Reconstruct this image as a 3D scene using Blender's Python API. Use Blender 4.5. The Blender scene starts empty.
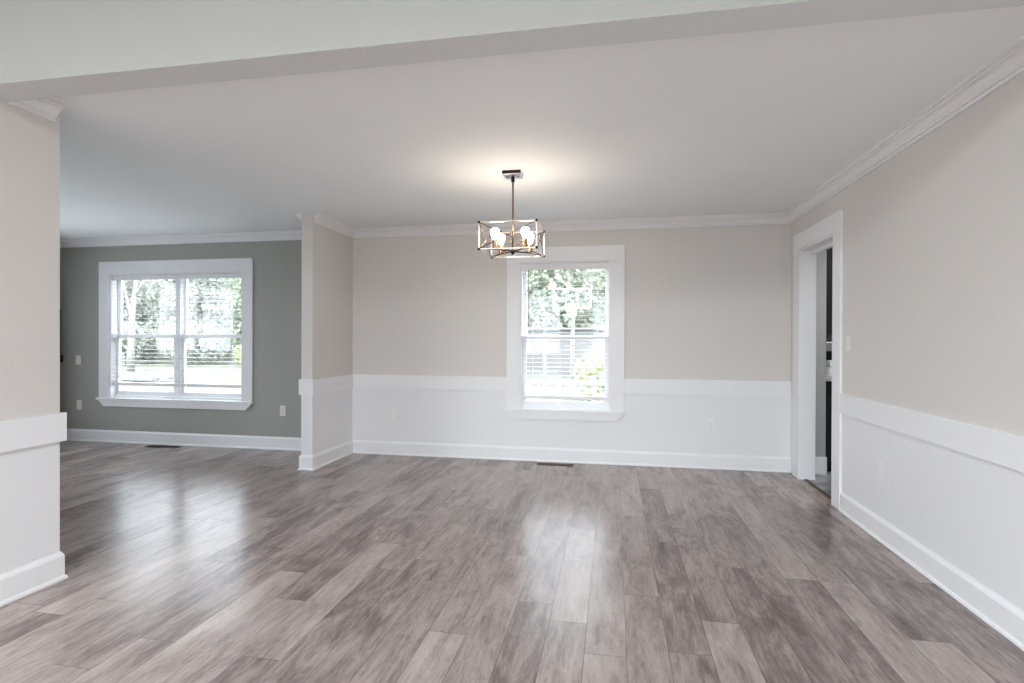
import bpy, bmesh, math, random
from mathutils import Vector, Matrix
random.seed(7)
SC = bpy.context.scene
COL = SC.collection
PI = math.pi

# ------------------------------------------------------------------ camera
F_PX, H_CAM = 544.28, 1.2457
yaw, pitch, roll = 0.18441, -0.00361, 0.00325
def cam_axes():
    cy, sy, cp, sp = math.cos(yaw), math.sin(yaw), math.cos(pitch), math.sin(pitch)
    f = Vector((-sy * cp, cy * cp, sp)); r = Vector((cy, sy, 0)); u = r.cross(f)
    cr, sr = math.cos(roll), math.sin(roll)
    return cr * r + sr * u, -sr * r + cr * u, f
r_, u_, f_ = cam_axes()
cd = bpy.data.cameras.new('camera'); cam = bpy.data.objects.new('camera', cd); COL.objects.link(cam)
cd.sensor_width = 36.0; cd.lens = F_PX * 36.0 / 1024.0; cd.clip_start = .05; cd.clip_end = 300
M = Matrix((r_, u_, -f_)).transposed().to_4x4(); M.translation = (0, 0, H_CAM)
cam.matrix_world = M
SC.camera = cam

# ------------------------------------------------------------------ sky, view, big lights
SKY = 3.9
w = bpy.data.worlds.new('overcast_sky'); SC.world = w; w.use_nodes = True
bg = w.node_tree.nodes['Background']
bg.inputs['Color'].default_value = (.84, .92, 1.0, 1); bg.inputs['Strength'].default_value = SKY
SC.view_settings.view_transform = 'Standard'; SC.view_settings.look = 'None'
SC.view_settings.gamma = 1; SC.view_settings.use_curve_mapping = False
SC.view_settings.exposure = 1.06
SC.cycles.use_denoising = True
SC.cycles.max_bounces = 12; SC.cycles.diffuse_bounces = 7; SC.cycles.glossy_bounces = 4
SC.cycles.transparent_max_bounces = 16; SC.cycles.sample_clamp_indirect = 6
SC.cycles.caustics_reflective = False; SC.cycles.caustics_refractive = False

# room planes (metres): X right along the far wall, Y away from the camera, Z up
XL, XR, YB = -2.81, 1.649, 5.54
YS, YL, T = 4.734, 2.334, .116
B0, B1, ZB = 1.928, 2.080, 2.354
ZC = 2.44
XLL = -6.665          # living room far-left wall
YF, ZF = -3.6, 3.10   # camera-side room: rear wall, ceiling
WT = .14

def portal(name, loc, rot, sx, sy):
    l = bpy.data.lights.new(name, 'AREA'); l.shape = 'RECTANGLE'; l.size = sx; l.size_y = sy
    l.cycles.is_portal = True
    o = bpy.data.objects.new(name, l); COL.objects.link(o); o.location = loc; o.rotation_euler = rot
def panel(name, loc, sx, sy, watts, col=(1, .97, .93), rot=(0, 0, 0)):
    l = bpy.data.lights.new(name, 'AREA'); l.shape = 'RECTANGLE'; l.size = sx; l.size_y = sy
    l.energy = watts; l.color = col
    o = bpy.data.objects.new(name, l); COL.objects.link(o); o.location = loc; o.rotation_euler = rot
sl = bpy.data.lights.new('sun', 'SUN'); sl.energy = 3.2; sl.angle = .02; sl.color = (1, .97, .92)
so_ = bpy.data.objects.new('sun', sl); COL.objects.link(so_); so_.rotation_euler = (math.radians(38), 0, math.radians(12))   # high, from behind the house
portal('portal_living', (-5.05, YB + .2, 1.27), (-PI / 2, 0, 0), 1.8, 1.5)
portal('portal_dining', (-.49, YB + .2, 1.28), (-PI / 2, 0, 0), .95, 1.55)
ADDED_REAR_WIN = [(-5.6, -4.2), (-3.2, -1.4), (-.6, 1.2)]  # unseen rear windows, added to let more daylight in
for i, (a, b) in enumerate(ADDED_REAR_WIN):
    portal('portal_added_rear', ((a + b) / 2, YF - .16, 1.28), (PI / 2, 0, 0), b - a, 2.44)
portal('portal_added_side', (XLL - .16, 3.4, 1.36), (0, -PI / 2, 0), 1.62, 1.8)  # serves the added side window
# light of unseen ceiling lamps added to brighten the rooms (bodies built below)
ADDED_LAMPS = [(-4.0, -1.6), (-.6, -1.6), (-4.0, -2.9), (-.6, -2.9)]
for x, y in ADDED_LAMPS:
    panel('added_ceiling_fixture_light', (x, y, ZF - .085), .5, .5, 66, (.89, .965, 1))
panel('added_kitchen_fixture_light', (2.9, 5.1, ZC - .075), .3, .3, 15, (1, .99, .97))  # unseen kitchen lamp, added to brighten the view through the doorway

# ------------------------------------------------------------------ materials
def nt(name):
    m = bpy.data.materials.new(name); m.use_nodes = True
    return m, m.node_tree.nodes, m.node_tree.links, m.node_tree.nodes['Principled BSDF']
def paint(name, col, rough=.55, bump=.0, scale=60, vary=.015, spec=.35):
    m, n, l, p = nt(name)
    p.inputs['Roughness'].default_value = rough
    p.inputs['Specular IOR Level'].default_value = spec
    tc = n.new('ShaderNodeTexCoord'); nz = n.new('ShaderNodeTexNoise')
    nz.inputs['Scale'].default_value = 1.3; nz.inputs['Detail'].default_value = 3
    l.new(tc.outputs['Object'], nz.inputs['Vector'])
    mx = n.new('ShaderNodeMix'); mx.data_type = 'RGBA'
    mx.inputs['A'].default_value = tuple(c * (1 - vary) for c in col) + (1,)
    mx.inputs['B'].default_value = tuple(min(1, c * (1 + vary)) for c in col) + (1,)
    l.new(nz.outputs['Fac'], mx.inputs['Factor']); l.new(mx.outputs['Result'], p.inputs['Base Color'])
    if bump:
        n2 = n.new('ShaderNodeTexNoise'); n2.inputs['Scale'].default_value = scale; n2.inputs['Detail'].default_value = 4
        l.new(tc.outputs['Object'], n2.inputs['Vector'])
        b = n.new('ShaderNodeBump'); b.inputs['Strength'].default_value = bump; b.inputs['Distance'].default_value = .003
        l.new(n2.outputs['Fac'], b.inputs['Height']); l.new(b.outputs['Normal'], p.inputs['Normal'])
    return m
def metal(name, col, rough=.3, met=1.0):
    m, n, l, p = nt(name)
    p.inputs['Base Color'].default_value = (*col, 1); p.inputs['Metallic'].default_value = met
    tc = n.new('ShaderNodeTexCoord'); nz = n.new('ShaderNodeTexNoise'); nz.inputs['Scale'].default_value = 120
    l.new(tc.outputs['Object'], nz.inputs['Vector'])
    mr = n.new('ShaderNodeMapRange'); mr.inputs['To Min'].default_value = rough * .8; mr.inputs['To Max'].default_value = rough * 1.2
    l.new(nz.outputs['Fac'], mr.inputs['Value']); l.new(mr.outputs['Result'], p.inputs['Roughness'])
    return m
def glow(name, col, s):
    m, n, l, p = nt(name); n.remove(p)
    e = n.new('ShaderNodeEmission'); e.inputs['Color'].default_value = (*col, 1); e.inputs['Strength'].default_value = s
    l.new(e.outputs['Emission'], n['Material Output'].inputs['Surface'])
    return m

M_GREIGE = paint('greige wall paint', (.66, .630, .605), .6, .12, 90)
M_SAGE = paint('grey green wall paint', (.350, .352, .325), .6, .12, 90)
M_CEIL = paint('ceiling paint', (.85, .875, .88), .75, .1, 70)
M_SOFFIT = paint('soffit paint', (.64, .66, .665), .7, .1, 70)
M_TRIM = paint('white trim paint', (.80, .80, .815), .38, .03, 40)
M_WAINS = paint('white wainscot paint', (.77, .77, .785), .42, .08, 80)
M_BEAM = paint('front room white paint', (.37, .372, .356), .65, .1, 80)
M_HALL = paint('cool grey kitchen paint', (.38, .385, .385), .6, .1, 80)
M_VINYL = paint('white window vinyl', (.82, .83, .85), .35)
M_SLAT = paint('white blind slats', (.80, .80, .81), .45)
M_PLATE = paint('almond switch plate', (.78, .76, .70), .35)
M_PLATEW = paint('white outlet plate', (.80, .80, .79), .35)
M_SLOT = paint('dark slot', (.05, .05, .05), .6)
M_BLACK = paint('black hardware', (.008, .008, .009), .4)
M_REG = metal('bronze register', (.10, .065, .05), .5, .6)
M_REGB = paint('black register', (.012, .011, .010), .5)
M_FRAME = metal('pale brushed nickel', (.60, .52, .45), .30)
M_BRONZE = metal('dark bronze', (.20, .125, .085), .38)
M_DARKM = metal('oil rubbed black bronze', (.035, .025, .022), .4)
M_BULB = glow('lit warm bulb', (1, .85, .69), 33)
M_DIFF = glow('lit diffuser of added lamps', (1, .97, .93), 3)  # glow of the added ceiling lamps
M_SOCK = metal('aged brass socket', (.36, .23, .14), .38)

def floor_mat():
    m, n, l, p = nt('greige laminate planks')
    def N(t, **k):
        x = n.new(t)
        for a, b in k.items(): setattr(x, a, b)
        return x
    def math_(op, a, b=None, c=None):
        x = N('ShaderNodeMath', operation=op)
        for i, v in enumerate((a, b, c)):
            if v is None: continue
            if isinstance(v, (int, float)): x.inputs[i].default_value = v
            else: l.new(v, x.inputs[i])
        return x.outputs[0]
    W_, L_ = .1655, 1.22
    tc = N('ShaderNodeTexCoord'); sp = N('ShaderNodeSeparateXYZ'); l.new(tc.outputs['Object'], sp.inputs[0])
    u = math_('DIVIDE', math_('ADD', sp.outputs['X'], 20.0 - .030 + .0), W_)
    row = math_('FLOOR', u); fu = math_('FRACT', u)
    wn = N('ShaderNodeTexWhiteNoise', noise_dimensions='1D'); l.new(row, wn.inputs['W'])
    v = math_('ADD', math_('DIVIDE', math_('ADD', sp.outputs['Y'], 30.0), L_), math_('MULTIPLY', wn.outputs['Value'], 7.31))
    cell = math_('FLOOR', v); fv = math_('FRACT', v)
    cb = N('ShaderNodeCombineXYZ'); l.new(row, cb.inputs[0]); l.new(cell, cb.inputs[1])
    w2 = N('ShaderNodeTexWhiteNoise', noise_dimensions='2D'); l.new(cb.outputs[0], w2.inputs['Vector'])
    off = N('ShaderNodeVectorMath', operation='SCALE'); l.new(w2.outputs['Color'], off.inputs[0]); off.inputs['Scale'].default_value = 40
    add = N('ShaderNodeVectorMath', operation='ADD'); l.new(tc.outputs['Object'], add.inputs[0]); l.new(off.outputs[0], add.inputs[1])
    def noise(sx, sy, detail, rough=.55, dist=0.0):
        mp = N('ShaderNodeMapping'); mp.inputs['Scale'].default_value = (sx, sy, 1); l.new(add.outputs[0], mp.inputs['Vector'])
        z = N('ShaderNodeTexNoise'); z.inputs['Scale'].default_value = 1; z.inputs['Detail'].default_value = detail
        z.inputs['Roughness'].default_value = rough; z.inputs['Distortion'].default_value = dist
        l.new(mp.outputs[0], z.inputs['Vector']); return z.outputs['Fac']
    cloud = noise(9.5, 2.4, 8, .68, .6)
    grain = noise(55, 5, 5, .65, .3)
    fine = noise(160, 22, 3, .6)
    smud = noise(15, 3.6, 6, .68, .9)
    # tone = plank value + clouds + grain
    t = math_('MULTIPLY', w2.outputs['Value'], .36)
    t = math_('ADD', t, math_('MULTIPLY', math_('SUBTRACT', cloud, .5), 1.35))
    t = math_('ADD', t, math_('MULTIPLY', math_('SUBTRACT', grain, .5), .60))
    t = math_('ADD', t, math_('MULTIPLY', math_('SUBTRACT', fine, .5), .40))
    t = math_('ADD', t, .29)
    cr = N('ShaderNodeValToRGB'); e = cr.color_ramp.elements
    e[0].position = 0.0; e[0].color = (.085, .062, .057, 1)
    e[1].position = 1.0; e[1].color = (.50, .43, .39, 1)
    for pos, c in ((.26, (.180, .140, .130)), (.5, (.300, .245, .228)), (.76, (.400, .338, .312))):
        x = e.new(pos); x.color = (*c, 1)
    l.new(t, cr.inputs['Fac'])
    # dark weathered smudges
    sm = N('ShaderNodeMapRange'); sm.inputs['From Min'].default_value = .57; sm.inputs['From Max'].default_value = .70
    l.new(smud, sm.inputs['Value'])
    mx = N('ShaderNodeMix', data_type='RGBA'); mx.inputs['B'].default_value = (.115, .085, .080, 1)
    l.new(math_('MULTIPLY', sm.outputs[0], .50), mx.inputs['Factor']); l.new(cr.outputs['Color'], mx.inputs['A'])
    # seams
    du = math_('MULTIPLY', math_('MINIMUM', fu, math_('SUBTRACT', 1.0, fu)), W_)
    dv = math_('MULTIPLY', math_('MINIMUM', fv, math_('SUBTRACT', 1.0, fv)), L_)
    dd = math_('MINIMUM', du, dv)
    seam = N('ShaderNodeMapRange'); seam.inputs['From Min'].default_value = .0006; seam.inputs['From Max'].default_value = .0022
    seam.inputs['To Min'].default_value = 1; seam.inputs['To Max'].default_value = 0; l.new(dd, seam.inputs['Value'])
    m2 = N('ShaderNodeMix', data_type='RGBA'); m2.inputs['B'].default_value = (.06, .045, .042, 1)
    l.new(math_('MULTIPLY', seam.outputs[0], .7), m2.inputs['Factor']); l.new(mx.outputs['Result'], m2.inputs['A'])
    l.new(m2.outputs['Result'], p.inputs['Base Color'])
    ro = N('ShaderNodeMapRange'); ro.inputs['To Min'].default_value = .18; ro.inputs['To Max'].default_value = .27
    l.new(cloud, ro.inputs['Value']); l.new(ro.outputs[0], p.inputs['Roughness'])
    p.inputs['Specular IOR Level'].default_value = .36
    hb = math_('SUBTRACT', math_('MULTIPLY', grain, .25), math_('MULTIPLY', seam.outputs[0], 1.0))
    b = N('ShaderNodeBump'); b.inputs['Strength'].default_value = .25; b.inputs['Distance'].default_value = .0015
    l.new(hb, b.inputs['Height']); l.new(b.outputs['Normal'], p.inputs['Normal'])
    return m
M_FLOOR = floor_mat()

def mottled(name, c1, c2, scale=4, rough=.6, bump=.2, lo=.35, hi=.65, detail=5):
    m, n, l, p = nt(name); p.inputs['Roughness'].default_value = rough
    tc = n.new('ShaderNodeTexCoord'); z = n.new('ShaderNodeTexNoise'); z.inputs['Scale'].default_value = scale; z.inputs['Detail'].default_value = detail
    l.new(tc.outputs['Object'], z.inputs['Vector'])
    r = n.new('ShaderNodeValToRGB'); r.color_ramp.elements[0].position = lo; r.color_ramp.elements[1].position = hi
    r.color_ramp.elements[0].color = (*c1, 1); r.color_ramp.elements[1].color = (*c2, 1)
    l.new(z.outputs['Fac'], r.inputs['Fac']); l.new(r.outputs['Color'], p.inputs['Base Color'])
    if bump:
        b = n.new('ShaderNodeBump'); b.inputs['Strength'].default_value = bump; b.inputs['Distance'].default_value = .02
        l.new(z.outputs['Fac'], b.inputs['Height']); l.new(b.outputs['Normal'], p.inputs['Normal'])
    return m
M_TILE = mottled('grey marbled kitchen floor', (.05, .05, .05), (.30, .31, .33), 5, .35, .05)
M_LAWN = mottled('lawn', (.084, .090, .064), (.100, .104, .080), .8, .9, .3)
M_LEAF_A = mottled('grey green leaves', (.31, .335, .295), (.39, .415, .375), .6, .8, 0)
M_LEAF_B = mottled('fresh green leaves', (.30, .355, .265), (.39, .43, .345), .6, .8, 0)
M_LEAF_Y = mottled('yellow green leaves', (.40, .45, .27), (.50, .54, .38), .9, .8, 0)
for m_ in (M_LEAF_A, M_LEAF_B, M_LEAF_Y):
    n_, l_ = m_.node_tree.nodes, m_.node_tree.links
    tr_ = n_.new('ShaderNodeBsdfTranslucent'); mx_ = n_.new('ShaderNodeMixShader'); mx_.inputs['Fac'].default_value = .45
    rp_ = [x for x in n_ if x.type == 'VALTORGB'][0]; l_.new(rp_.outputs['Color'], tr_.inputs['Color'])
    l_.new(n_['Principled BSDF'].outputs[0], mx_.inputs[1]); l_.new(tr_.outputs[0], mx_.inputs[2]); l_.new(mx_.outputs[0], n_['Material Output'].inputs['Surface'])
    n_['Principled BSDF'].inputs['Specular IOR Level'].default_value = .1
M_BARK = mottled('brown bark', (.14, .13, .12), (.26, .24, .23), 9, .9, .4)
M_PALEBARK = mottled('pale bark', (.24, .235, .23), (.34, .335, .33), 9, .9, .4)
M_STONE = mottled('grey boulder', (.07, .07, .07), (.14, .14, .135), 3, .9, .5)
M_CONC = mottled('pale bounce concrete', (.30, .295, .29), (.38, .375, .37), 2, .9, .2)
M_DRIVE = mottled('worn driveway', (.09, .089, .087), (.11, .109, .107), 2, .9, .2)
M_SIDING = paint('pale siding', (.17, .174, .178), .7)
M_ROOFT = mottled('grey shingles', (.17, .17, .175), (.22, .22, .225), 12, .9, .3)
M_GARAGE = paint('grey fence boards', (.16, .163, .165), .8)
M_WHITEOUT = paint('white outdoor paint', (.30, .30, .30), .5)
M_RIM = paint('orange rim', (.75, .22, .10), .5)
M_COUNTER = mottled('speckled pale countertop', (.30, .30, .31), (.72, .72, .72), 60, .25, 0, .4, .6)
M_CAB = paint('black cabinet paint', (.010, .010, .011), .35)
M_STEEL = metal('brushed steel', (.55, .55, .57), .3)
M_CERAM = paint('white ceramic', (.78, .78, .77), .2)
def glass_mat(name, tint=(1, 1, 1), refl=.06):
    m, n, l, p = nt(name); n.remove(p)
    t = n.new('ShaderNodeBsdfTransparent'); t.inputs['Color'].default_value = (*tint, 1)
    g = n.new('ShaderNodeBsdfGlossy'); g.inputs['Roughness'].default_value = .02
    mx = n.new('ShaderNodeMixShader'); mx.inputs['Fac'].default_value = refl
    l.new(t.outputs[0], mx.inputs[1]); l.new(g.outputs[0], mx.inputs[2]); l.new(mx.outputs[0], n['Material Output'].inputs['Surface'])
    return m
M_GLASS = glass_mat('window glass')
M_ACRYL = glass_mat('backboard acrylic', (.95, .97, .975), .015)

# ------------------------------------------------------------------ mesh helpers
def link(name, me, mats, parent=None, loc=None):
    o = bpy.data.objects.new(name, me); COL.objects.link(o)
    for m in (mats if isinstance(mats, (list, tuple)) else [mats]): me.materials.append(m)
    if parent: o.parent = parent
    if loc is not None: o.location = loc
    return o
def obj(name, bm, mats, parent=None, smooth=False, loc=None, bevel=0, segs=2):
    me = bpy.data.meshes.new(name); bmesh.ops.recalc_face_normals(bm, faces=bm.faces[:])
    bm.to_mesh(me); bm.free()
    if smooth:
        for f in me.polygons: f.use_smooth = True
    o = link(name, me, mats, parent, loc)
    if bevel:
        b = o.modifiers.new('edge bevel', 'BEVEL'); b.width = bevel; b.segments = segs; b.limit_method = 'ANGLE'; b.angle_limit = .6
    return o
def box(bm, a, b, mi=0):
    x0, y0, z0 = a; x1, y1, z1 = b
    v = [bm.verts.new(c) for c in ((x0,y0,z0),(x1,y0,z0),(x1,y1,z0),(x0,y1,z0),(x0,y0,z1),(x1,y0,z1),(x1,y1,z1),(x0,y1,z1))]
    for f in ((0,3,2,1),(4,5,6,7),(0,1,5,4),(1,2,6,5),(2,3,7,6),(3,0,4,7)):
        fc = bm.faces.new([v[i] for i in f]); fc.material_index = mi
def B(*pairs):
    bm = bmesh.new()
    for p in pairs: box(bm, *p)
    return bm
def tube(bm, pts, r, n=10, cap=True):
    pts = [Vector(p) for p in pts]; rs = r if isinstance(r, (list, tuple)) else [r] * len(pts)
    rings = []; prev = None
    for i, p in enumerate(pts):
        d = (pts[min(i + 1, len(pts) - 1)] - pts[max(i - 1, 0)]).normalized()
        ref = prev if prev is not None else (Vector((0, 0, 1)) if abs(d.z) < .9 else Vector((1, 0, 0)))
        a = (ref - d * ref.dot(d)).normalized(); prev = a; b = d.cross(a)
        rings.append([bm.verts.new(p + rs[i] * (math.cos(2 * PI * k / n) * a + math.sin(2 * PI * k / n) * b)) for k in range(n)])
    for A, C_ in zip(rings, rings[1:]):
        for k in range(n): bm.faces.new((A[k], A[(k + 1) % n], C_[(k + 1) % n], C_[k]))
    if cap: bm.faces.new(rings[0][::-1]); bm.faces.new(rings[-1])
def lathe(bm, prof, c=(0, 0, 0), n=20):
    c = Vector(c); rings = []
    for r, z in prof:
        rings.append([bm.verts.new(c + Vector((r * math.cos(2 * PI * k / n), r * math.sin(2 * PI * k / n), z))) for k in range(n)])
    for A, C_ in zip(rings, rings[1:]):
        for k in range(n): bm.faces.new((A[k], A[(k + 1) % n], C_[(k + 1) % n], C_[k]))
    bm.faces.new(rings[0][::-1]); bm.faces.new(rings[-1])
def sweep(bm, prof, path, mi=0, c0=0, c1=0):
    """extrude a profile of (outward offset, z) along a floor-plan path with mitred corners; outward = right of travel"""
    P = [Vector((x, y)) for x, y in path]
    nr = [Vector(((b - a).y, -(b - a).x)).normalized() for a, b in zip(P, P[1:])]
    rings = []
    for i, p in enumerate(P):
        if i == 0: m = nr[0]
        elif i == len(P) - 1: m = nr[-1]
        else:
            s = nr[i - 1] + nr[i]; m = s / s.dot(nr[i])
        rings.append([bm.verts.new((p.x + m.x * o, p.y + m.y * o, z)) for o, z in prof])
    k = len(prof)
    for A, C_ in zip(rings, rings[1:]):
        for j in range(k): bm.faces.new((A[j], A[(j + 1) % k], C_[(j + 1) % k], C_[j])).material_index = mi
    bm.faces.new(rings[0][::-1]).material_index = mi; bm.faces.new(rings[-1]).material_index = mi
def structure(o): o['kind'] = 'structure'; return o
def tag(o, label, cat, group=None, kind=None):
    o['label'] = label; o['category'] = cat
    if group: o['group'] = group
    if kind: o['kind'] = kind
    return o
def thing(name, label, cat, loc=(0, 0, 0), rz=0, group=None):
    o = bpy.data.objects.new(name, None); COL.objects.link(o); o.location = loc; o.rotation_euler = (0, 0, rz)
    o.empty_display_size = .1
    return tag(o, label, cat, group)
def copy_tree(o, parent=None):
    c = o.copy(); COL.objects.link(c)
    if parent: c.parent = parent
    for ch in list(o.children): copy_tree(ch, c)
    return c

# ------------------------------------------------------------------ room shell
structure(obj('floor', B(((XLL, YF, -.12), (XR + .04, YB, 0))), M_FLOOR))
structure(obj('floor', B(((XR + .04, 3.7, -.12), (4.6, 6.6, -.006))), M_TILE))
structure(obj('ceiling', B(((XLL - WT, B1, ZC), (XR + WT, YB + WT, ZC + .2))), M_CEIL))
structure(obj('ceiling', B(((XLL - WT, YF - WT, ZF), (XR + WT, B0, ZF + .2))), M_CEIL))
structure(obj('ceiling', B(((XR + WT, 3.6, ZC), (4.7, 6.7, ZC + .2))), M_CEIL))
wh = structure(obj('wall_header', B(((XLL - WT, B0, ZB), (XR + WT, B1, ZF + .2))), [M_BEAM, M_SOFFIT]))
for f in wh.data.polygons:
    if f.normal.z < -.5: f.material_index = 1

ZW = .72   # the lower wall is painted white up to the chair rail
def wall_x(name, y0, y1, x0, x1, z1, holes, mats, band=None):
    """a wall running along X with rectangular holes (x0,x1,z0,z1); band = z under which material 1 is used"""
    bm = bmesh.new()
    xs = sorted({x0, x1, *[h[0] for h in holes], *[h[1] for h in holes]})
    for a, b in zip(xs, xs[1:]):
        cuts = sorted([(h[2], h[3]) for h in holes if h[0] <= a and h[1] >= b])
        z = 0
        for c0, c1 in cuts + [(z1, z1)]:
            lo, hi = z, c0
            if hi > lo:
                if band and lo < band < hi:
                    box(bm, (a, y0, lo), (b, y1, band), 1); box(bm, (a, y0, band), (b, y1, hi), 0)
                else: box(bm, (a, y0, lo), (b, y1, hi), 1 if band and hi <= band else 0)
            z = c1
    return structure(obj(name, bm, mats))
W1 = (-5.945, -4.160, .53, 2.01)    # living room window opening
W2 = (-.946, -.036, .53, 2.04)      # dining room window opening
wall_x('wall_back_living', YB, YB + WT, XLL - WT, XL - T, ZC, [W1], [M_SAGE])
wall_x('wall_back_dining', YB, YB + WT, XL - T, XR + .12, ZC, [W2], [M_GREIGE, M_WAINS], ZW)
wall_x('wall_rear', YF - WT, YF, XLL - WT, XR + WT, ZF, [(a, b, .06, 2.5) for a, b in ADDED_REAR_WIN], [M_BEAM])
# living room left wall
structure(obj('wall_left_living', B(((XLL - WT, B1, 0), (XLL, 2.5, ZC)), ((XLL - WT, 4.3, 0), (XLL, YB, ZC)), ((XLL - WT, 2.5, 0), (XLL, 4.3, .55)), ((XLL - WT, 2.5, 2.17), (XLL, 4.3, ZC))), M_SAGE))
structure(obj('wall_left_front', B(((XLL - WT, YF, 0), (XLL, B0, ZF))), M_BEAM))
structure(obj('wall_light_block', B(((XLL - WT, B0, 0), (XL - T, B1, ZB))), M_SAGE))  # unseen wall added to keep front-room light out of the living room
# the two stubs either side of the wide opening
def stub(name, y0, y1):
    bm = bmesh.new()
    box(bm, (XL - T, y0, 0), (XL, y1, ZW), 1)
    box(bm, (XL - T, y0, ZW), (XL, y1, ZC if y0 > 4 else ZB), 0)
    return bm
structure(obj('wall_stub_far', stub('a', YS, YB), [M_GREIGE, M_WAINS]))
bm = stub('b', B0, YL); box(bm, (XL - T, B1, ZB), (XL, YL, ZC), 0)
structure(obj('wall_stub_near', bm, [M_GREIGE, M_WAINS]))
# right wall with the doorway
D0, D1, DZ = 4.507, 5.268, 2.062
bm = bmesh.new()
for a, b in ((YF, D0), (D1, YB)):
    box(bm, (XR, a, 0), (XR + .12, b, ZW), 1)
    box(bm, (XR, a, ZW), (XR + .12, b, ZC), 0)
box(bm, (XR, D0, DZ), (XR + .12, D1, ZC), 0)
box(bm, (XR, YF, ZC), (XR + .12, B0, ZF), 0)
structure(obj('wall_right', bm, [M_GREIGE, M_WAINS]))

# kitchen beyond the doorway
structure(obj('wall_kitchen_stub', B(((XR + .12, YB + .012, 0), (1.958, YB + WT, ZC))), M_HALL))
structure(obj('wall_kitchen_side', B(((1.84, YB + WT, 0), (1.958, 6.45, ZC))), M_HALL))
structure(obj('wall_kitchen_back', B(((1.84, 6.45, 0), (4.6, 6.57, ZC))), M_HALL))
structure(obj('wall_kitchen_right', B(((4.5, 3.7, 0), (4.62, 6.45, ZC))), M_HALL))
structure(obj('wall_kitchen_front', B(((XR + .12, 3.6, 0), (4.62, 3.72, ZC))), M_HALL))

# ------------------------------------------------------------------ trim
BASE = [(0, 0), (.024, 0), (.024, .006), (.021, .014), (.0145, .020), (.0145, .118), (.011, .128), (.006, .136), (.004, .142), (0, .142)]
CROWN = [(0, 2.350), (.011, 2.350), (.011, 2.360), (.006, 2.362), (.008, 2.368), (.019, 2.369), (.019, 2.376), (.024, 2.380), (.030, 2.390), (.040, 2.400),
         (.052, 2.406), (.052, 2.412), (.062, 2.412), (.064, 2.420), (.062, 2.425), (.080, 2.426), (.080, 2.4399), (0, 2.4399)]
RAIL = [(0, .714), (.017, .714), (.017, .858), (.015, .860), (0, .860)]
def trim(name, prof, path, mats=M_TRIM, bevel=0):
    bm = bmesh.new(); sweep(bm, prof, path); return structure(obj(name, bm, mats, bevel=bevel))
trim('baseboard_back', BASE, [(XLL, B1), (XLL, YB), (XL - T, YB), (XL - T, YS), (XL, YS), (XL, YB), (XR, YB)])
trim('baseboard_left', BASE, [(XL, B0), (XL, YL), (XL - T, YL), (XL - T, B1)])
trim('baseboard_right', BASE, [(XR, 4.362), (XR, YF)])
trim('trim_crown_back', CROWN, [(XL, YS + .02), (XL, YB), (XR, YB), (XR, B1)])
trim('trim_crown_living', CROWN, [(XLL, B1), (XLL, YB), (XL - T, YB), (XL - T, YS + .02)])
trim('trim_crown_left', CROWN, [(XL, B1), (XL, YL - .03)])
trim('trim_crown_left_living', CROWN, [(XL - T, YL - .03), (XL - T, B1)])
trim('trim_rail_far', RAIL, [(XL - T, YS + .06), (XL - T, YS), (XL, YS), (XL, YB), (W2[0] - .14, YB)])
trim('trim_rail_back', RAIL, [(W2[1] + .142, YB), (XR, YB)])
trim('trim_rail_right', RAIL, [(XR, 4.362), (XR, YF)])
trim('trim_rail_left', [(0, .714), (.020, .714), (.020, .860), (0, .860)], [(XL, B0), (XL, YL), (XL - T, YL), (XL - T, YL - .1)])

# door casing, jamb and head stop
CT = .019
bm = B(((XR - CT, 4.362, 0), (XR, D0, DZ)), ((XR - CT, 4.362, DZ), (XR, 5.425, 2.205)), ((XR - CT, D1, 0), (XR, 5.425, DZ)))
d1 = structure(obj('door_1', bm, M_TRIM, bevel=.002))
jb = obj('door_jamb', B(((XR - .004, D0 - .02, 0), (XR + .124, D0 + .004, DZ)), ((XR - .004, D1 - .004, 0), (XR + .124, D1 + .02, DZ)),
     ((XR - .004, D0, DZ - .016), (XR + .124, D1, DZ + .004))), M_TRIM, d1)
obj('door_stop', B(((XR + .085, D0 + .004, DZ - .05), (XR + .118, D1 - .004, DZ - .016))), M_TRIM, d1)
structure(obj('trim_threshold', B(((XR + .028, D0 + .004, -.006), (XR + .060, D1 - .004, .006))), M_REG, bevel=.002))
structure(obj('baseboard_kitchen', B(((XR + .12, YB, -.006), (1.958, YB + .012, .152)), ((1.958, YB - .0, -.006), (1.966, YB + .03, .152))), M_TRIM))

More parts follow.
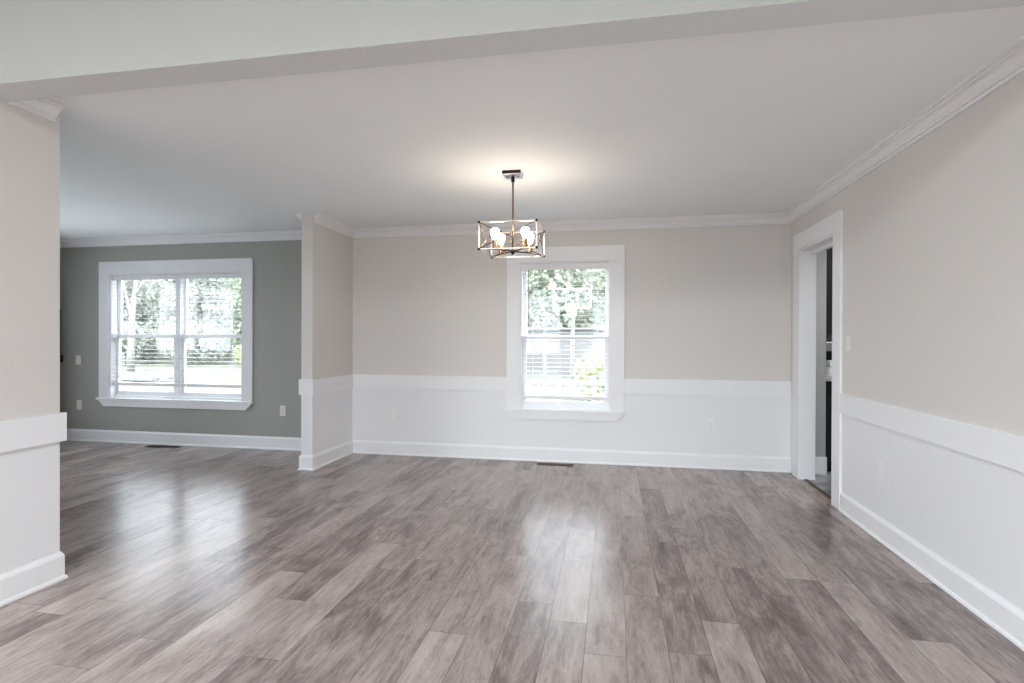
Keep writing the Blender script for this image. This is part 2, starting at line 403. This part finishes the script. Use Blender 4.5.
# ------------------------------------------------------------------ windows
def window(name, W, cas_l, cas_r, cas_t, units, parent_loc=None):
    """W = opening; units = list of (x0, x1) sash units; double-hung"""
    x0, x1, z0, z1 = W
    fr = structure(obj(name, B(((cas_l, YB - .019, z0 - .016), (x0, YB, z1)), ((x1, YB - .019, z0 - .016), (cas_r, YB, z1)),
                    ((cas_l, YB - .019, z1), (cas_r, YB, cas_t))), M_TRIM, bevel=.002))
    # jamb lining
    obj('window_jamb', B(((x0 - .004, YB - .004, z0), (x0 + .012, YB + WT, z1)), ((x1 - .012, YB - .004, z0), (x1 + .004, YB + WT, z1)),
                     ((x0 + .012, YB - .004, z1 - .012), (x1 - .012, YB + WT, z1 + .004))), M_TRIM, fr)
    # stool with an apron whose ends are cut at an angle
    bm = B(((cas_l - .012, YB - .045, z0 - .022), (cas_r + .008, YB + .045, z0 + .002)))
    ap = [(cas_l + .002, z0 - .022), (cas_r - .004, z0 - .022), (cas_r - .075, z0 - .098), (cas_l + .075, z0 - .098)]
    f = [bm.verts.new((x, YB - .028, z)) for x, z in ap]; b = [bm.verts.new((x, YB, z)) for x, z in ap]
    bm.faces.new(f); bm.faces.new(b[::-1])
    for i in range(4): bm.faces.new((f[i], b[i], b[(i + 1) % 4], f[(i + 1) % 4]))
    obj('window_sill', bm, M_TRIM, fr)
    yf = YB + .085
    bm = bmesh.new()
    box(bm, (x0 + .012, YB + .045, z0 - .005), (x1 - .012, YB + WT, z0 + .028))          # vinyl frame sill
    xs = [u for un in units for u in un]
    for a, b_ in zip(xs[1:-1:2], xs[2::2]): box(bm, (a, YB + .050, z0 + .028), (b_, YB + WT, z1 - .012))
    obj('window_frame', bm, M_VINYL, fr, bevel=.002)
    zm = 1.272
    for a, b_ in units:
        for lo, hi, y, ww in ((z0 + .028, zm + .02, YB + .070, .040), (zm - .02, z1 - .012, YB + .102, .038)):
            bm = bmesh.new()
            box(bm, (a, y, lo), (a + ww, y + .028, hi)); box(bm, (b_ - ww, y, lo), (b_, y + .028, hi))
            box(bm, (a + ww, y, lo), (b_ - ww, y + .028, lo + (.052 if lo < 1 else .036)))
            box(bm, (a + ww, y, hi - .036), (b_ - ww, y + .028, hi))
            sa = obj('window_sash', bm, M_VINYL, fr, bevel=.0015)
            obj('window_pane', B(((a + ww - .004, y + .011, lo + .030), (b_ - ww + .004, y + .015, hi - .030))), M_GLASS, sa)
    return fr
window('window_1', W1, -6.086, -4.026, 2.161, [(-5.933, -5.085), (-5.020, -4.172)])
window('window_2', W2, -1.087, .107, 2.190, [(-.934, -.048)])

def blind(W, label, zval, zbot, pitch, cords, wand, extra=0):
    x0, x1, z0, z1 = W; a, b = x0 + .014, x1 - .014; y = YB + .040
    t = thing('window_blind', label, 'blind', ((a + b) / 2, y, zbot)); hw = (b - a) / 2
    zt = z1 - .013 - zbot
    obj('headrail', B(((-hw, -.016, zt - .050), (hw, .024, zt))), M_SLAT, t, bevel=.002)
    obj('valance', B(((-hw - .002, -.024, zt - zval), (hw + .002, -.017, zt - .001))), M_SLAT, t, bevel=.001)
    bm = bmesh.new(); z = pitch * 1.15
    while z < zt - .06:
        n = 5; ringa = []
        for k in range(n):            # gently crowned slat
            yy = -.0225 + .045 * k / (n - 1); zz = z + .0016 * math.sin(PI * k / (n - 1)) + yy * .02
            ringa.append([bm.verts.new((sx, yy, zz)) for sx in (-hw + .004, hw - .004)] + [bm.verts.new((sx, yy, zz - .0022)) for sx in (hw - .004, -hw + .004)])
        for A, C_ in zip(ringa, ringa[1:]):
            for j in range(4): bm.faces.new((A[j], A[(j + 1) % 4], C_[(j + 1) % 4], C_[j]))
        bm.faces.new(ringa[0]); bm.faces.new(ringa[-1][::-1]); z += pitch
    obj('slats', bm, M_SLAT, t)
    obj('bottom_rail', B(((-hw + .003, -.024, -.014), (hw - .003, .024, .020))), M_SLAT, t, bevel=.004)
    for c in cords:
        bm = bmesh.new()
        for yy in (-.0235, .0235): tube(bm, [(c, yy, 0), (c, yy, zt - .05)], .0012, 6)
        obj('ladder_cord', bm, M_SLAT, t)
    bm = bmesh.new(); tube(bm, [(wand, -.030, zt - .06), (wand + .004, -.034, zt - .35), (wand + .002, -.034, zt - .66)], .0042, 8)
    obj('tilt_wand', bm, M_WAND, t, smooth=True)
    return t
M_WAND = paint('grey acrylic wand', (.35, .35, .37), .3)
blind(W1, 'wide white slatted blind lowered over the big window in the grey-green room', .055, .695, .046, [-.72, 0, .72], -.80)
blind(W2, 'narrow white slatted blind over the window behind the chandelier, wainscot below it', .066, .650, .044, [-.33, .33], -.372)

# ------------------------------------------------------------------ outlets and switches
def plate(kind, label, cat, loc, rz, mat, group=None):
    """modelled on the X/Z plane facing -Y"""
    t = thing(kind, label, cat, loc, rz, group)
    obj('cover_plate', B(((-.035, -.006, -.0575), (.035, 0, .0575))), mat, t, bevel=.003)
    if kind == 'duplex_outlet':
        for s in (-1, 1):
            bm = bmesh.new()
            n = 20; ring = [(.0165 * max(-1, min(1, 1.0 * math.cos(2 * PI * k / n))), .0135 * math.sin(2 * PI * k / n)) for k in range(n)]
            f = [bm.verts.new((x, -.0085, z + s * .0205)) for x, z in ring]; b = [bm.verts.new((x, -.005, z + s * .0205)) for x, z in ring]
            bm.faces.new(f); bm.faces.new(b[::-1])
            for k in range(n): bm.faces.new((f[k], f[(k + 1) % n], b[(k + 1) % n], b[k]))
            r = obj('receptacle', bm, mat, t)
            obj('slots', B(((-.008, -.0092, s * .0205 - .002), (-.006, -.0084, s * .0205 + .006)), ((.006, -.0092, s * .0205 - .001), (.008, -.0084, s * .0205 + .006)),
                           ((-.002, -.0092, s * .0205 - .009), (.002, -.0084, s * .0205 - .005))), M_SLOT, r)
        bm = bmesh.new(); tube(bm, [(0, -.0082, 0), (0, -.005, 0)], .003, 10); obj('screw', bm, M_STEEL, t)
    else:
        obj('rocker', B(((-.0165, -.011, -.033), (.0165, -.005, .033))), mat, t, bevel=.003)
    return t
YP = YB - .0005
plate('light_switch', 'almond rocker switch on grey-green wall, left of the wide window', 'switch', (-6.395, YP, .980), 0, M_PLATE)
plate('duplex_outlet', 'almond outlet low on grey-green wall, left of the wide window', 'outlet', (-6.380, YP, .434), 0, M_PLATE)
plate('duplex_outlet', 'almond outlet low on grey-green wall, right of the wide window', 'outlet', (-3.650, YP, .437), 0, M_PLATE)
plate('duplex_outlet', 'white outlet on far wainscot, left of the narrow window', 'outlet', (-2.352, YP, .428), 0, M_PLATEW)
plate('duplex_outlet', 'white outlet on far wainscot, right of the narrow window', 'outlet', (.932, YP, .424), 0, M_PLATEW)
plate('light_switch', 'almond rocker switch on the right wall beside the doorway', 'switch', (XR - .0005, 4.262, 1.230), PI / 2, M_PLATE)
plate('duplex_outlet', 'white outlet on the right wall wainscot near the doorway', 'outlet', (XR - .0005, 3.765, .439), PI / 2, M_PLATEW)

# ------------------------------------------------------------------ floor registers
def register(label, loc, L, W, mat):
    t = thing('floor_register', label, 'vent', loc)
    bm = bmesh.new(); e = .010
    for a, b in (((-L/2, -W/2), (L/2, -W/2 + e)), ((-L/2, W/2 - e), (L/2, W/2)), ((-L/2, -W/2 + e), (-L/2 + e, W/2 - e)), ((L/2 - e, -W/2 + e), (L/2, W/2 - e))):
        box(bm, (a[0], a[1], 0), (b[0], b[1], .005))
    obj('rim', bm, mat, t, bevel=.001)
    bm = bmesh.new(); n = int(L / .014)
    for i in range(n):
        x = -L/2 + e + (L - 2 * e) * (i + .5) / n
        box(bm, (x - .0025, -W/2 + e, .001), (x + .0025, W/2 - e, .004))
    obj('louvers', bm, mat, t)
    obj('duct_shadow_plate', B(((-L/2 + e, -W/2 + e, 0), (L/2 - e, W/2 - e, .0008))), M_SLOT, t)
register('bronze floor register under the narrow window', (-.570, 5.405, .0002), .36, .085, M_REG)
register('dark floor register under the wide window of the grey-green room', (-5.090, 5.415, .0002), .40, .085, M_REGB)

# ------------------------------------------------------------------ chandelier
CX, CY, CZ = -.713, 3.84, ZC
ch = thing('chandelier', 'square open cage chandelier with four lit bulbs hanging from the ceiling', 'chandelier', (CX, CY, CZ))
cn = obj('canopy', B(((-.065, -.065, -.026), (.065, .065, 0))), M_STEEL, ch, bevel=.004)
bm = bmesh.new(); box(bm, (-.066, -.0675, -.022), (.066, -.0650, 0)); obj('canopy_edge', bm, M_DARKM, cn)
for x in (-.038, .038):
    bm = bmesh.new(); lathe(bm, [(.004, -.031), (.007, -.029), (.007, -.026)], (x, 0, 0), 12)
    obj('canopy_screw', bm, M_DARKM, cn)
bm = bmesh.new(); lathe(bm, [(.011, -.065), (.013, -.060), (.013, -.034), (.009, -.026)]); obj('swivel', bm, M_DARKM, ch, smooth=True)
ZT, ZBt, HW = 2.052 - CZ, 1.868 - CZ, .200
bm = bmesh.new(); tube(bm, [(0, 0, -.06), (0, 0, ZBt + .02)], .0062, 12); obj('rod', bm, M_BRONZE, ch, smooth=True)
# cage: twelve edge bars, a diagonal cross on each of the four sides, a ball at each corner
co = [(-HW, -HW), (HW, -HW), (HW, HW), (-HW, HW)]
bar = .0034
def bar_box(bm, a, b, r):
    a, b = Vector(a), Vector(b); d = (b - a).normalized()
    ref = Vector((0, 0, 1)) if abs(d.z) < .8 else Vector((1, 0, 0))
    s = d.cross(ref).normalized() * r; t = d.cross(s).normalized() * r
    v = [bm.verts.new(p + i * s + j * t) for p in (a, b) for i, j in ((-1, -1), (1, -1), (1, 1), (-1, 1))]
    for f in ((0, 1, 2, 3), (7, 6, 5, 4), (0, 4, 5, 1), (1, 5, 6, 2), (2, 6, 7, 3), (3, 7, 4, 0)): bm.faces.new([v[i] for i in f])
bm = bmesh.new()
for i in range(4):
    a, b = co[i], co[(i + 1) % 4]
    for z in (ZT, ZBt): bar_box(bm, (*a, z), (*b, z), bar)
    bar_box(bm, (*a, ZBt), (*a, ZT), bar)
cage = obj('cage_frame', bm, M_FRAME, ch)
for i in range(4):
    a, b = co[i], co[(i + 1) % 4]
    bm = bmesh.new()
    tube(bm, [(*a, ZBt), (*b, ZT)], .0030, 8); tube(bm, [(*a, ZT), (*b, ZBt)], .0030, 8)
    obj('cross_brace', bm, M_BRONZE, ch, smooth=True)
for i in range(4):
    for z in (ZT, ZBt):
        bm = bmesh.new(); bmesh.ops.create_icosphere(bm, subdivisions=2, radius=.0100)
        obj('corner_ball', bm, M_DARKM, ch, smooth=True, loc=(co[i][0], co[i][1], z))
# bottom spider and centre hub
bm = bmesh.new(); lathe(bm, [(.004, -.020), (.011, -.014), (.017, -.004), (.020, .006), (.012, .020), (.008, .030)], (0, 0, ZBt + .006))
hub = obj('hub', bm, M_DARKM, ch, smooth=True)
AR = .108
for sx, sy in ((-1, -1), (1, -1), (1, 1), (-1, 1)):
    bm = bmesh.new(); tube(bm, [(0, 0, ZBt + .012), (sx * AR * .5, sy * AR * .5, ZBt + .010), (sx * AR, sy * AR, ZBt + .020)], .0052, 8)
    obj('arm', bm, M_DARKM, ch, smooth=True)
    bm = bmesh.new(); tube(bm, [(sx * AR * .7, sy * AR * .7, ZBt + .012), (sx * (HW - .006), sy * (HW - .006), ZBt + .002)], .0030, 8)
    obj('arm_stay', bm, M_BRONZE, ch, smooth=True)
    c = (sx * AR, sy * AR, ZBt + .016)
    bm = bmesh.new(); lathe(bm, [(.010, 0), (.021, .003), (.021, .006), (.0175, .008), (.0175, .058), (.015, .062)], c, 18)
    so = obj('socket', bm, M_SOCK, ch, smooth=False)
    bm = bmesh.new(); prof = [(.0125, .058), (.0135, .068), (.019, .082), (.027, .098), (.030, .112), (.0285, .126), (.021, .138), (.010, .1445), (.002, .146)]
    lathe(bm, prof, c, 20); obj('bulb', bm, M_BULB, so, smooth=True)

# ------------------------------------------------------------------ unseen lamps and windows added to brighten the rooms
for i, ((x, y), lb) in enumerate(zip(ADDED_LAMPS, ('added unseen square ceiling light on the camera-side ceiling, front left', 'added unseen square ceiling light on the camera-side ceiling, front right',
        'added unseen square ceiling light on the camera-side ceiling, rear left', 'added unseen square ceiling light on the camera-side ceiling, rear right'))):
    t = thing('added_ceiling_light', lb, 'light', (x, y, ZF), 0, 'added ceiling lights')
    obj('light_housing', B(((-.30, -.30, -.06), (.30, .30, 0))), M_TRIM, t, bevel=.004)
    obj('diffuser', B(((-.27, -.27, -.072), (.27, .27, -.06))), M_DIFF, t)
t = thing('added_ceiling_light', 'added unseen square ceiling light on the kitchen ceiling beyond the doorway', 'light', (2.9, 5.1, ZC))
obj('light_housing', B(((-.18, -.18, -.05), (.18, .18, 0))), M_TRIM, t, bevel=.004)
obj('diffuser', B(((-.16, -.16, -.060), (.16, .16, -.05))), M_DIFF, t)
for i, (a, b) in enumerate(ADDED_REAR_WIN):  # frames of the added rear windows
    fr = structure(obj('window_%d' % (i + 3), B(((a, YF - .10, .06), (a + .06, YF - .04, 2.5)), ((b - .06, YF - .10, .06), (b, YF - .04, 2.5)),
        ((a + .06, YF - .10, .06), (b - .06, YF - .04, .12)), ((a + .06, YF - .10, 2.44), (b - .06, YF - .04, 2.5)), ((a + .06, YF - .10, 1.43), (b - .06, YF - .04, 1.48))), M_VINYL))
    obj('window_pane', B(((a + .05, YF - .074, .10), (b - .05, YF - .07, 2.45))), M_GLASS, fr)

fr = structure(obj('window_6', B(((XLL - .10, 2.5, .55), (XLL - .04, 2.56, 2.17)), ((XLL - .10, 4.24, .55), (XLL - .04, 4.3, 2.17)), ((XLL - .10, 3.37, .61), (XLL - .04, 3.43, 2.11)),  # unseen side window added to brighten the living room
    ((XLL - .10, 2.56, .55), (XLL - .04, 4.24, .61)), ((XLL - .10, 2.56, 2.11), (XLL - .04, 4.24, 2.17))), M_VINYL))
obj('window_pane', B(((XLL - .074, 2.55, .60), (XLL - .07, 4.25, 2.12))), M_GLASS, fr)

# ------------------------------------------------------------------ living room entry door (only its black hardware shows past the wall)
d2 = structure(obj('door_2', B(((XLL, 4.56, .006), (XLL + .045, 5.475, 2.05))), M_TRIM, bevel=.002))
bm = B(((XLL + .045, 5.42, .94), (XLL + .062, 5.47, 1.05)), ((XLL + .062, 5.435, .955), (XLL + .125, 5.472, 1.040)))
tube(bm, [(XLL + .045, 5.45, 1.60), (XLL + .105, 5.45, 1.59), (XLL + .107, 5.452, 1.56), (XLL + .107, 5.452, 1.04)], .010, 10)
hs = obj('door_handle', bm, M_BLACK, d2)

# ------------------------------------------------------------------ kitchen things seen through the doorway
t = thing('base_cabinet', 'black lower cabinet beyond the doorway, under the pale countertop', 'cabinet', (1.975, 5.62, -.006))
obj('body', B(((0, .02, .09), (.90, .60, .868)), ((.02, .06, 0), (.88, .58, .09))), M_CAB, t)
for a, b in ((.006, .446), (.454, .894)):
    dr = obj('door', B(((a, 0, .10), (b, .02, .70))), M_CAB, t, bevel=.003)
    bm = bmesh.new(); tube(bm, [(b - .05, -.002, .52), (b - .05, -.028, .53), (b - .05, -.028, .63), (b - .05, -.002, .64)], .005, 8); obj('handle', bm, M_STEEL, dr, smooth=True)
    dw = obj('drawer', B(((a, 0, .71), (b, .02, .862))), M_CAB, t, bevel=.003)
    bm = bmesh.new(); tube(bm, [((a + b) / 2 - .05, -.002, .79), ((a + b) / 2 - .05, -.028, .79), ((a + b) / 2 + .05, -.028, .79), ((a + b) / 2 + .05, -.002, .79)], .005, 8); obj('handle', bm, M_STEEL, dw, smooth=True)
tag(obj('countertop', B(((1.972, 5.595, .862), (2.90, 6.448, .902))), M_COUNTER, bevel=.004), 'speckled pale countertop over the black cabinet beyond the doorway', 'countertop')
t = thing('upper_cabinet', 'black wall cabinet hanging beyond the doorway above the countertop', 'cabinet', (1.985, 5.86, 1.30))
obj('body', B(((0, .02, 0), (.90, .585, 1.06))), M_CAB, t)
for a, b in ((.004, .446), (.454, .896)): obj('door', B(((a, 0, .004), (b, .02, 1.056))), M_CAB, t, bevel=.003)
t = thing('coffee_maker', 'black and steel coffee maker on the pale countertop beyond the doorway', 'coffee maker', (2.02, 5.78, .902))
obj('base', B(((0, 0, 0), (.17, .22, .03))), M_CAB, t, bevel=.004)
obj('column', B(((0, .14, .03), (.17, .22, .26))), M_CAB, t, bevel=.004)
obj('brew_head', B(((0, 0, .24), (.17, .22, .33))), M_STEEL, t, bevel=.006)
bm = bmesh.new(); lathe(bm, [(.045, .03), (.058, .045), (.060, .10), (.045, .14), (.048, .15)], (.085, .068, 0), 20); obj('carafe', bm, M_CERAM, t, smooth=True)
t = thing('canister', 'small white canister beside the coffee maker on the countertop', 'canister', (2.045, 5.69, .902))
bm = bmesh.new(); lathe(bm, [(.040, 0), (.044, .006), (.044, .090), (.040, .094)], n=22); obj('body', bm, M_CERAM, t, smooth=True)
bm = bmesh.new(); lathe(bm, [(.045, .094), (.045, .104), (.012, .108), (.012, .120), (.006, .124)], n=22); obj('lid', bm, M_STEEL, t, smooth=True)

# ------------------------------------------------------------------ outside
GZ = -.5
structure(obj('ground_bounce_slab', B(((-9, YF - WT - 9, GZ), (4, YF - WT - .02, -.10))), M_CONC))  # unseen bright slab added to bounce daylight up through the rear windows
structure(obj('ground_lawn', B(((-90, YB + WT, GZ - .1), (50, 90, GZ)), ((-90, -60, GZ - .1), (50, YF - WT, GZ))), M_LAWN))
def leaf_crown(seed, rx, ry, rz, n, size, zc):
    rnd = random.Random(seed); bm = bmesh.new()
    lobes = []
    for q in range(15):
        a = q * 2.4 + rnd.uniform(-.3, .3); e = -1 + 2 * (q + .5) / 15
        lobes.append((Vector((rx * .55 * math.cos(a), ry * .55 * math.sin(a), zc + rz * .6 * e)), rnd.uniform(.38, .6)))
    for _ in range(n):
        c, k = rnd.choice(lobes)
        d = Vector((rnd.gauss(0, 1), rnd.gauss(0, 1), rnd.gauss(0, 1))).normalized() * rnd.uniform(.6, 1) ** .5
        p = c + Vector((d.x * rx * k, d.y * ry * k, d.z * rz * k))
        nrm = (d + Vector((rnd.uniform(-.6, .6), rnd.uniform(-.6, .6), rnd.uniform(-.2, .9)))).normalized()
        a = nrm.orthogonal().normalized(); b = nrm.cross(a); th = rnd.uniform(0, PI)
        a, b = a * math.cos(th) + b * math.sin(th), b * math.cos(th) - a * math.sin(th)
        s = size * rnd.uniform(.6, 1.3)
        bm.faces.new([bm.verts.new(p + a * s * i + b * s * .6 * j) for i, j in ((-1, 0), (0, -1), (1, 0), (0, 1))])
    me = bpy.data.meshes.new('crown'); bm.to_mesh(me); bm.free(); return me
def trunk_mesh(h, r, seed):
    rnd = random.Random(seed); bm = bmesh.new()
    pts = [(rnd.uniform(-.05, .05) * i, rnd.uniform(-.05, .05) * i, h * i / 5) for i in range(6)]
    tube(bm, pts, [r * (1.25 if i == 0 else 1 - .12 * i) for i in range(6)], 10)
    for k in range(5):
        a = rnd.uniform(0, 2 * PI); z = h * rnd.uniform(.5, .85)
        tube(bm, [(0, 0, z), (.8 * math.cos(a), .8 * math.sin(a), z + .7), (1.6 * math.cos(a), 1.6 * math.sin(a), z + 1.7)], [r * .45, r * .3, r * .12], 6)
    me = bpy.data.meshes.new('trunk'); bm.to_mesh(me); bm.free(); return me
CR = [leaf_crown(1, 3.1, 3.0, 4.4, 9500, .16, 4.5), leaf_crown(2, 3.0, 3.0, 4.2, 9500, .16, 4.4), leaf_crown(3, 3.0, 2.9, 4.5, 9000, .17, 4.6)]
TR = [trunk_mesh(6.0, .17, 4), trunk_mesh(5.6, .15, 5)]
for me in CR: me.materials.append(M_LEAF_A)
for me in TR: me.materials.append(M_BARK)
def tree(x, y, v, s, leafmat, group, label, rz=0):
    t = thing('tree', label, 'tree', (x, y, GZ), rz, group); t.scale = (s, s, s)
    c = bpy.data.objects.new('crown', CR[v]); COL.objects.link(c); c.parent = t
    if c.material_slots: c.material_slots[0].link = 'OBJECT'; c.material_slots[0].material = leafmat
    k = bpy.data.objects.new('trunk', TR[v % 2]); COL.objects.link(k); k.parent = t
    return t
G1 = 'trees at the lawn edge behind the wide window'
L1 = 'leafy tree in the row along the lawn edge, seen through the wide window'
k = 0
for row, (y, xs) in enumerate(((36.5, (-38.7, -31.9, -25.0)), (42.8, (-41.5, -35.2, -28.9)), (49.3, (-44.8, -38.4, -32.0)), (56.6, (-55.0, -47.9, -40.8)))):
    for x in xs:
        tree(x, y, k % 3, (1.0, 1.0, 1.03, 1.08)[row], (M_LEAF_A, M_LEAF_A, M_LEAF_B)[k % 3], G1, L1, PI / 2 * (k % 4)); k += 1
G2 = 'trees behind the basketball hoop'
L2 = 'leafy tree behind the basketball hoop, seen through the narrow window'
for i, (x, y) in enumerate([(-9.6, 33.2), (-3.3, 33.2), (3.0, 33.2), (-6.4, 39.6), (-.1, 39.6), (-9.6, 46.0), (-3.2, 46.0)]):
    tree(x, y, (i + 1) % 3, 1.0, (M_LEAF_B, M_LEAF_B, M_LEAF_A)[i % 3], G2, L2, PI / 2 * (i % 4))
# pale bare trunk on the lawn, left part of the wide window
bm = bmesh.new(); tube(bm, [(0, 0, 0), (.02, .02, 1.6), (.10, 0, 3.0), (.30, .05, 4.6), (.5, .1, 6.6)], [.19, .15, .14, .12, .06], 12)
tube(bm, [(.08, 0, 2.6), (-.25, .1, 3.6), (-.7, .1, 5.2)], [.09, .07, .03], 8); tube(bm, [(.2, 0, 3.8), (.7, .1, 4.7), (1.1, .2, 6.2)], [.08, .06, .03], 8)
t = thing('tree', 'pale slim tree trunk on the lawn at the left of the wide window', 'tree', (-24.6, 24.1, GZ)); obj('trunk', bm, M_PALEBARK, t, smooth=True)
cm = leaf_crown(9, 1.3, 1.3, 1.2, 900, .15, 6.4); cm.materials.append(M_LEAF_A)
c = bpy.data.objects.new('crown', cm); COL.objects.link(c); c.parent = t
# shrubs at the right of the wide window
SH = leaf_crown(21, .95, .8, .62, 1300, .08, .62); SH.materials.append(M_LEAF_Y)
for x, y, s, rz in ((-22.6, 30.9, 1.25, 0), (-20.0, 29.4, 1.1, 0)):
    o = bpy.data.objects.new('shrub', SH); COL.objects.link(o); o.location = (x, y, GZ); o.scale = (s, s, s); o.rotation_euler = (0, 0, rz)
    tag(o, 'yellow green shrub at the foot of the trees, right side of the wide window', 'shrub', 'shrubs at the lawn edge')
SHD = leaf_crown(22, .95, .8, .64, 2600, .06, .62); SHD.materials.append(M_LEAF_A)
for x, y, s, rz in ((-36.6, 30.6, 2.3, 0), (-32.0, 31.4, 2.3, PI), (-27.4, 31.6, 2.3, 0)):
    o = bpy.data.objects.new('shrub', SHD); COL.objects.link(o); o.location = (x, y, GZ); o.scale = (s, s, s); o.rotation_euler = (0, 0, rz)
    tag(o, 'tall grey green bush under the trees across the lawn, seen through the wide window', 'shrub', 'bushes under the trees')
# boulders on the lawn
for x, y, s, lb in ((-18.75, 19.1, .42, 'largest grey boulder on the lawn, seen low in the wide window'), (-17.95, 19.3, .28, 'small grey boulder right of the largest one on the lawn'), (-19.70, 19.0, .26, 'small grey boulder left of the largest one on the lawn')):
    bm = bmesh.new(); bmesh.ops.create_icosphere(bm, subdivisions=3, radius=s); rnd = random.Random(int(s * 100))
    ph = [rnd.uniform(0, 6) for _ in range(6)]
    for v in bm.verts:
        k = 1 + .12 * math.sin(v.co.x / s * 3 + ph[0]) + .1 * math.sin(v.co.y / s * 4 + ph[1]) + .08 * math.sin(v.co.z / s * 5 + ph[2])
        v.co *= k; v.co.z *= .62
        if v.co.z < -.15 * s: v.co.z = -.15 * s
        v.co.z += .15 * s
    tag(obj('boulder', bm, M_STONE, smooth=True, loc=(x, y, GZ)), lb, 'boulder')

# basketball hoop
hp = thing('basketball_hoop', 'freestanding basketball hoop outside the narrow window', 'basketball hoop', (-1.47, 20.15, GZ))
bm = bmesh.new(); tube(bm, [(0, 0, 0), (0, 0, 2.3), (0, -.12, 2.75), (0, -.44, 3.15)], .065, 14); obj('pole', bm, M_WHITEOUT, hp, smooth=True)
obj('base', B(((-.42, -.35, .0), (.42, .55, .20))), M_WHITEOUT, hp, bevel=.05)
X0, X1, Z0, Z1, YY = -.66, .66, 2.88, 3.58, -.52
bb = obj('backboard', B(((X0, YY - .01, Z0), (X1, YY + .01, Z1))), M_ACRYL, hp)
fw = .035
obj('backboard_frame', B(((X0 - .02, YY - .02, Z0 - .02), (X1 + .02, YY + .02, Z0 + fw)), ((X0 - .02, YY - .02, Z1 - fw), (X1 + .02, YY + .02, Z1 + .02)),
     ((X0 - .02, YY - .02, Z0 + fw), (X0 + fw, YY + .02, Z1 - fw)), ((X1 - fw, YY - .02, Z0 + fw), (X1 + .02, YY + .02, Z1 - fw))), M_WHITEOUT, bb)
obj('target_square', B(((-.23, YY - .016, 3.00), (-.19, YY - .011, 3.36)), ((.19, YY - .016, 3.00), (.23, YY - .011, 3.36)),
     ((-.19, YY - .016, 3.00), (.19, YY - .011, 3.04)), ((-.19, YY - .016, 3.32), (.19, YY - .011, 3.36))), M_WHITEOUT, bb)
bm = bmesh.new(); n = 28; tube(bm, [(.228 * math.cos(2 * PI * k / n), YY - .28 + .228 * math.sin(2 * PI * k / n), 2.93) for k in range(n + 1)], .012, 8)
box(bm, (-.07, YY - .055, 2.90), (.07, YY - .012, 2.96)); obj('rim', bm, M_RIM, hp)
bm = bmesh.new()
for k in range(12):
    for s in (-1, 1):
        pts = [((.228 - .10 * q) * math.cos(2 * PI * k / 12 + s * q * .52), YY - .28 + (.228 - .10 * q) * math.sin(2 * PI * k / 12 + s * q * .52), 2.93 - .42 * q) for q in (0, .33, .66, 1)]
        tube(bm, pts, .008, 5)
obj('net', bm, M_WHITEOUT, hp)
# driveway and outbuilding with grey doors behind the hoop, white house corner at the left
structure(obj('ground_driveway', B(((-6.4, 15.0, GZ), (1.2, 26.5, GZ + .02))), M_DRIVE))
g = thing('shed', 'low grey-fronted shed with white posts behind the basketball hoop', 'shed', (-1.9, 27.0, GZ))
obj('front_wall', B(((-2.9, 0, 0), (1.55, .12, 2.25))), M_GARAGE, g)
obj('side_wall', B(((-2.9, .12, 0), (-2.78, 2.4, 2.25)), ((1.43, .12, 0), (1.55, 2.4, 2.25)), ((-2.78, 2.28, 0), (1.43, 2.4, 2.25))), M_GARAGE, g)
obj('roof', B(((-3.05, -.2, 2.25), (1.7, 2.5, 2.34))), M_ROOFT, g)
for x in (-2.9, -1.55, -.2, 1.4): obj('post', B(((x, -.06, 0), (x + .16, 0, 2.25))), M_WHITEOUT, g)
h = thing('house', 'pale sided neighbouring house at the left of the narrow window', 'house', (-6.9, 21.0, GZ))
obj('wall', B(((-3.6, 0, 0), (2.35, 4.6, 3.1))), M_SIDING, h)
bm = bmesh.new(); v = [bm.verts.new(c) for c in ((-3.9, -.3, 3.1), (2.65, -.3, 3.1), (2.65, 4.9, 3.1), (-3.9, 4.9, 3.1), (-3.9, 2.5, 4.0), (2.65, 2.5, 4.0))]
for f in ((0, 1, 5, 4), (2, 3, 4, 5), (0, 4, 3), (1, 2, 5), (0, 3, 2, 1)): bm.faces.new([v[i] for i in f])
obj('roof', bm, M_WHITEOUT, h)
wn_ = obj('window', B(((.9, -.03, 1.1), (1.6, 0, 2.2))), M_WHITEOUT, h); obj('pane', B(((.96, -.035, 1.16), (1.54, -.03, 2.14))), M_ROOFT, wn_)
# white porch rail just outside the narrow window
pr_ = thing('porch_railing', 'low pale railing across the bottom of the narrow window view', 'railing', (-.9, 9.2, GZ))
obj('top_rail', B(((-2.2, -.05, 1.00), (2.4, .05, 1.05))), M_WHITEOUT, pr_, bevel=.01)
obj('bottom_rail', B(((-2.2, -.03, .12), (2.4, .03, .17))), M_WHITEOUT, pr_)
for x in (-2.2, -.05, 2.3): obj('post', B(((x, -.05, 0), (x + .1, .05, 1.0))), M_WHITEOUT, pr_)
bm = bmesh.new()
for k in range(36): box(bm, (-2.07 + k * .125, -.015, .17), (-2.04 + k * .125, .015, 1.0))
obj('balusters', bm, M_WHITEOUT, pr_, )
# shrubs by the railing, right part of the narrow window
for x, y, s, rz, lb in ((-.2, 15.2, .95, 0, 'pale green shrub behind the porch railing, right of the hoop pole'), (.55, 13.6, .70, 2, 'small pale shrub behind the porch railing, right edge of the narrow window')):
    o = bpy.data.objects.new('shrub', SH); COL.objects.link(o); o.location = (x, y, GZ); o.scale = (s, s, s * 1.3); o.rotation_euler = (0, 0, rz)
    tag(o, lb, 'shrub')
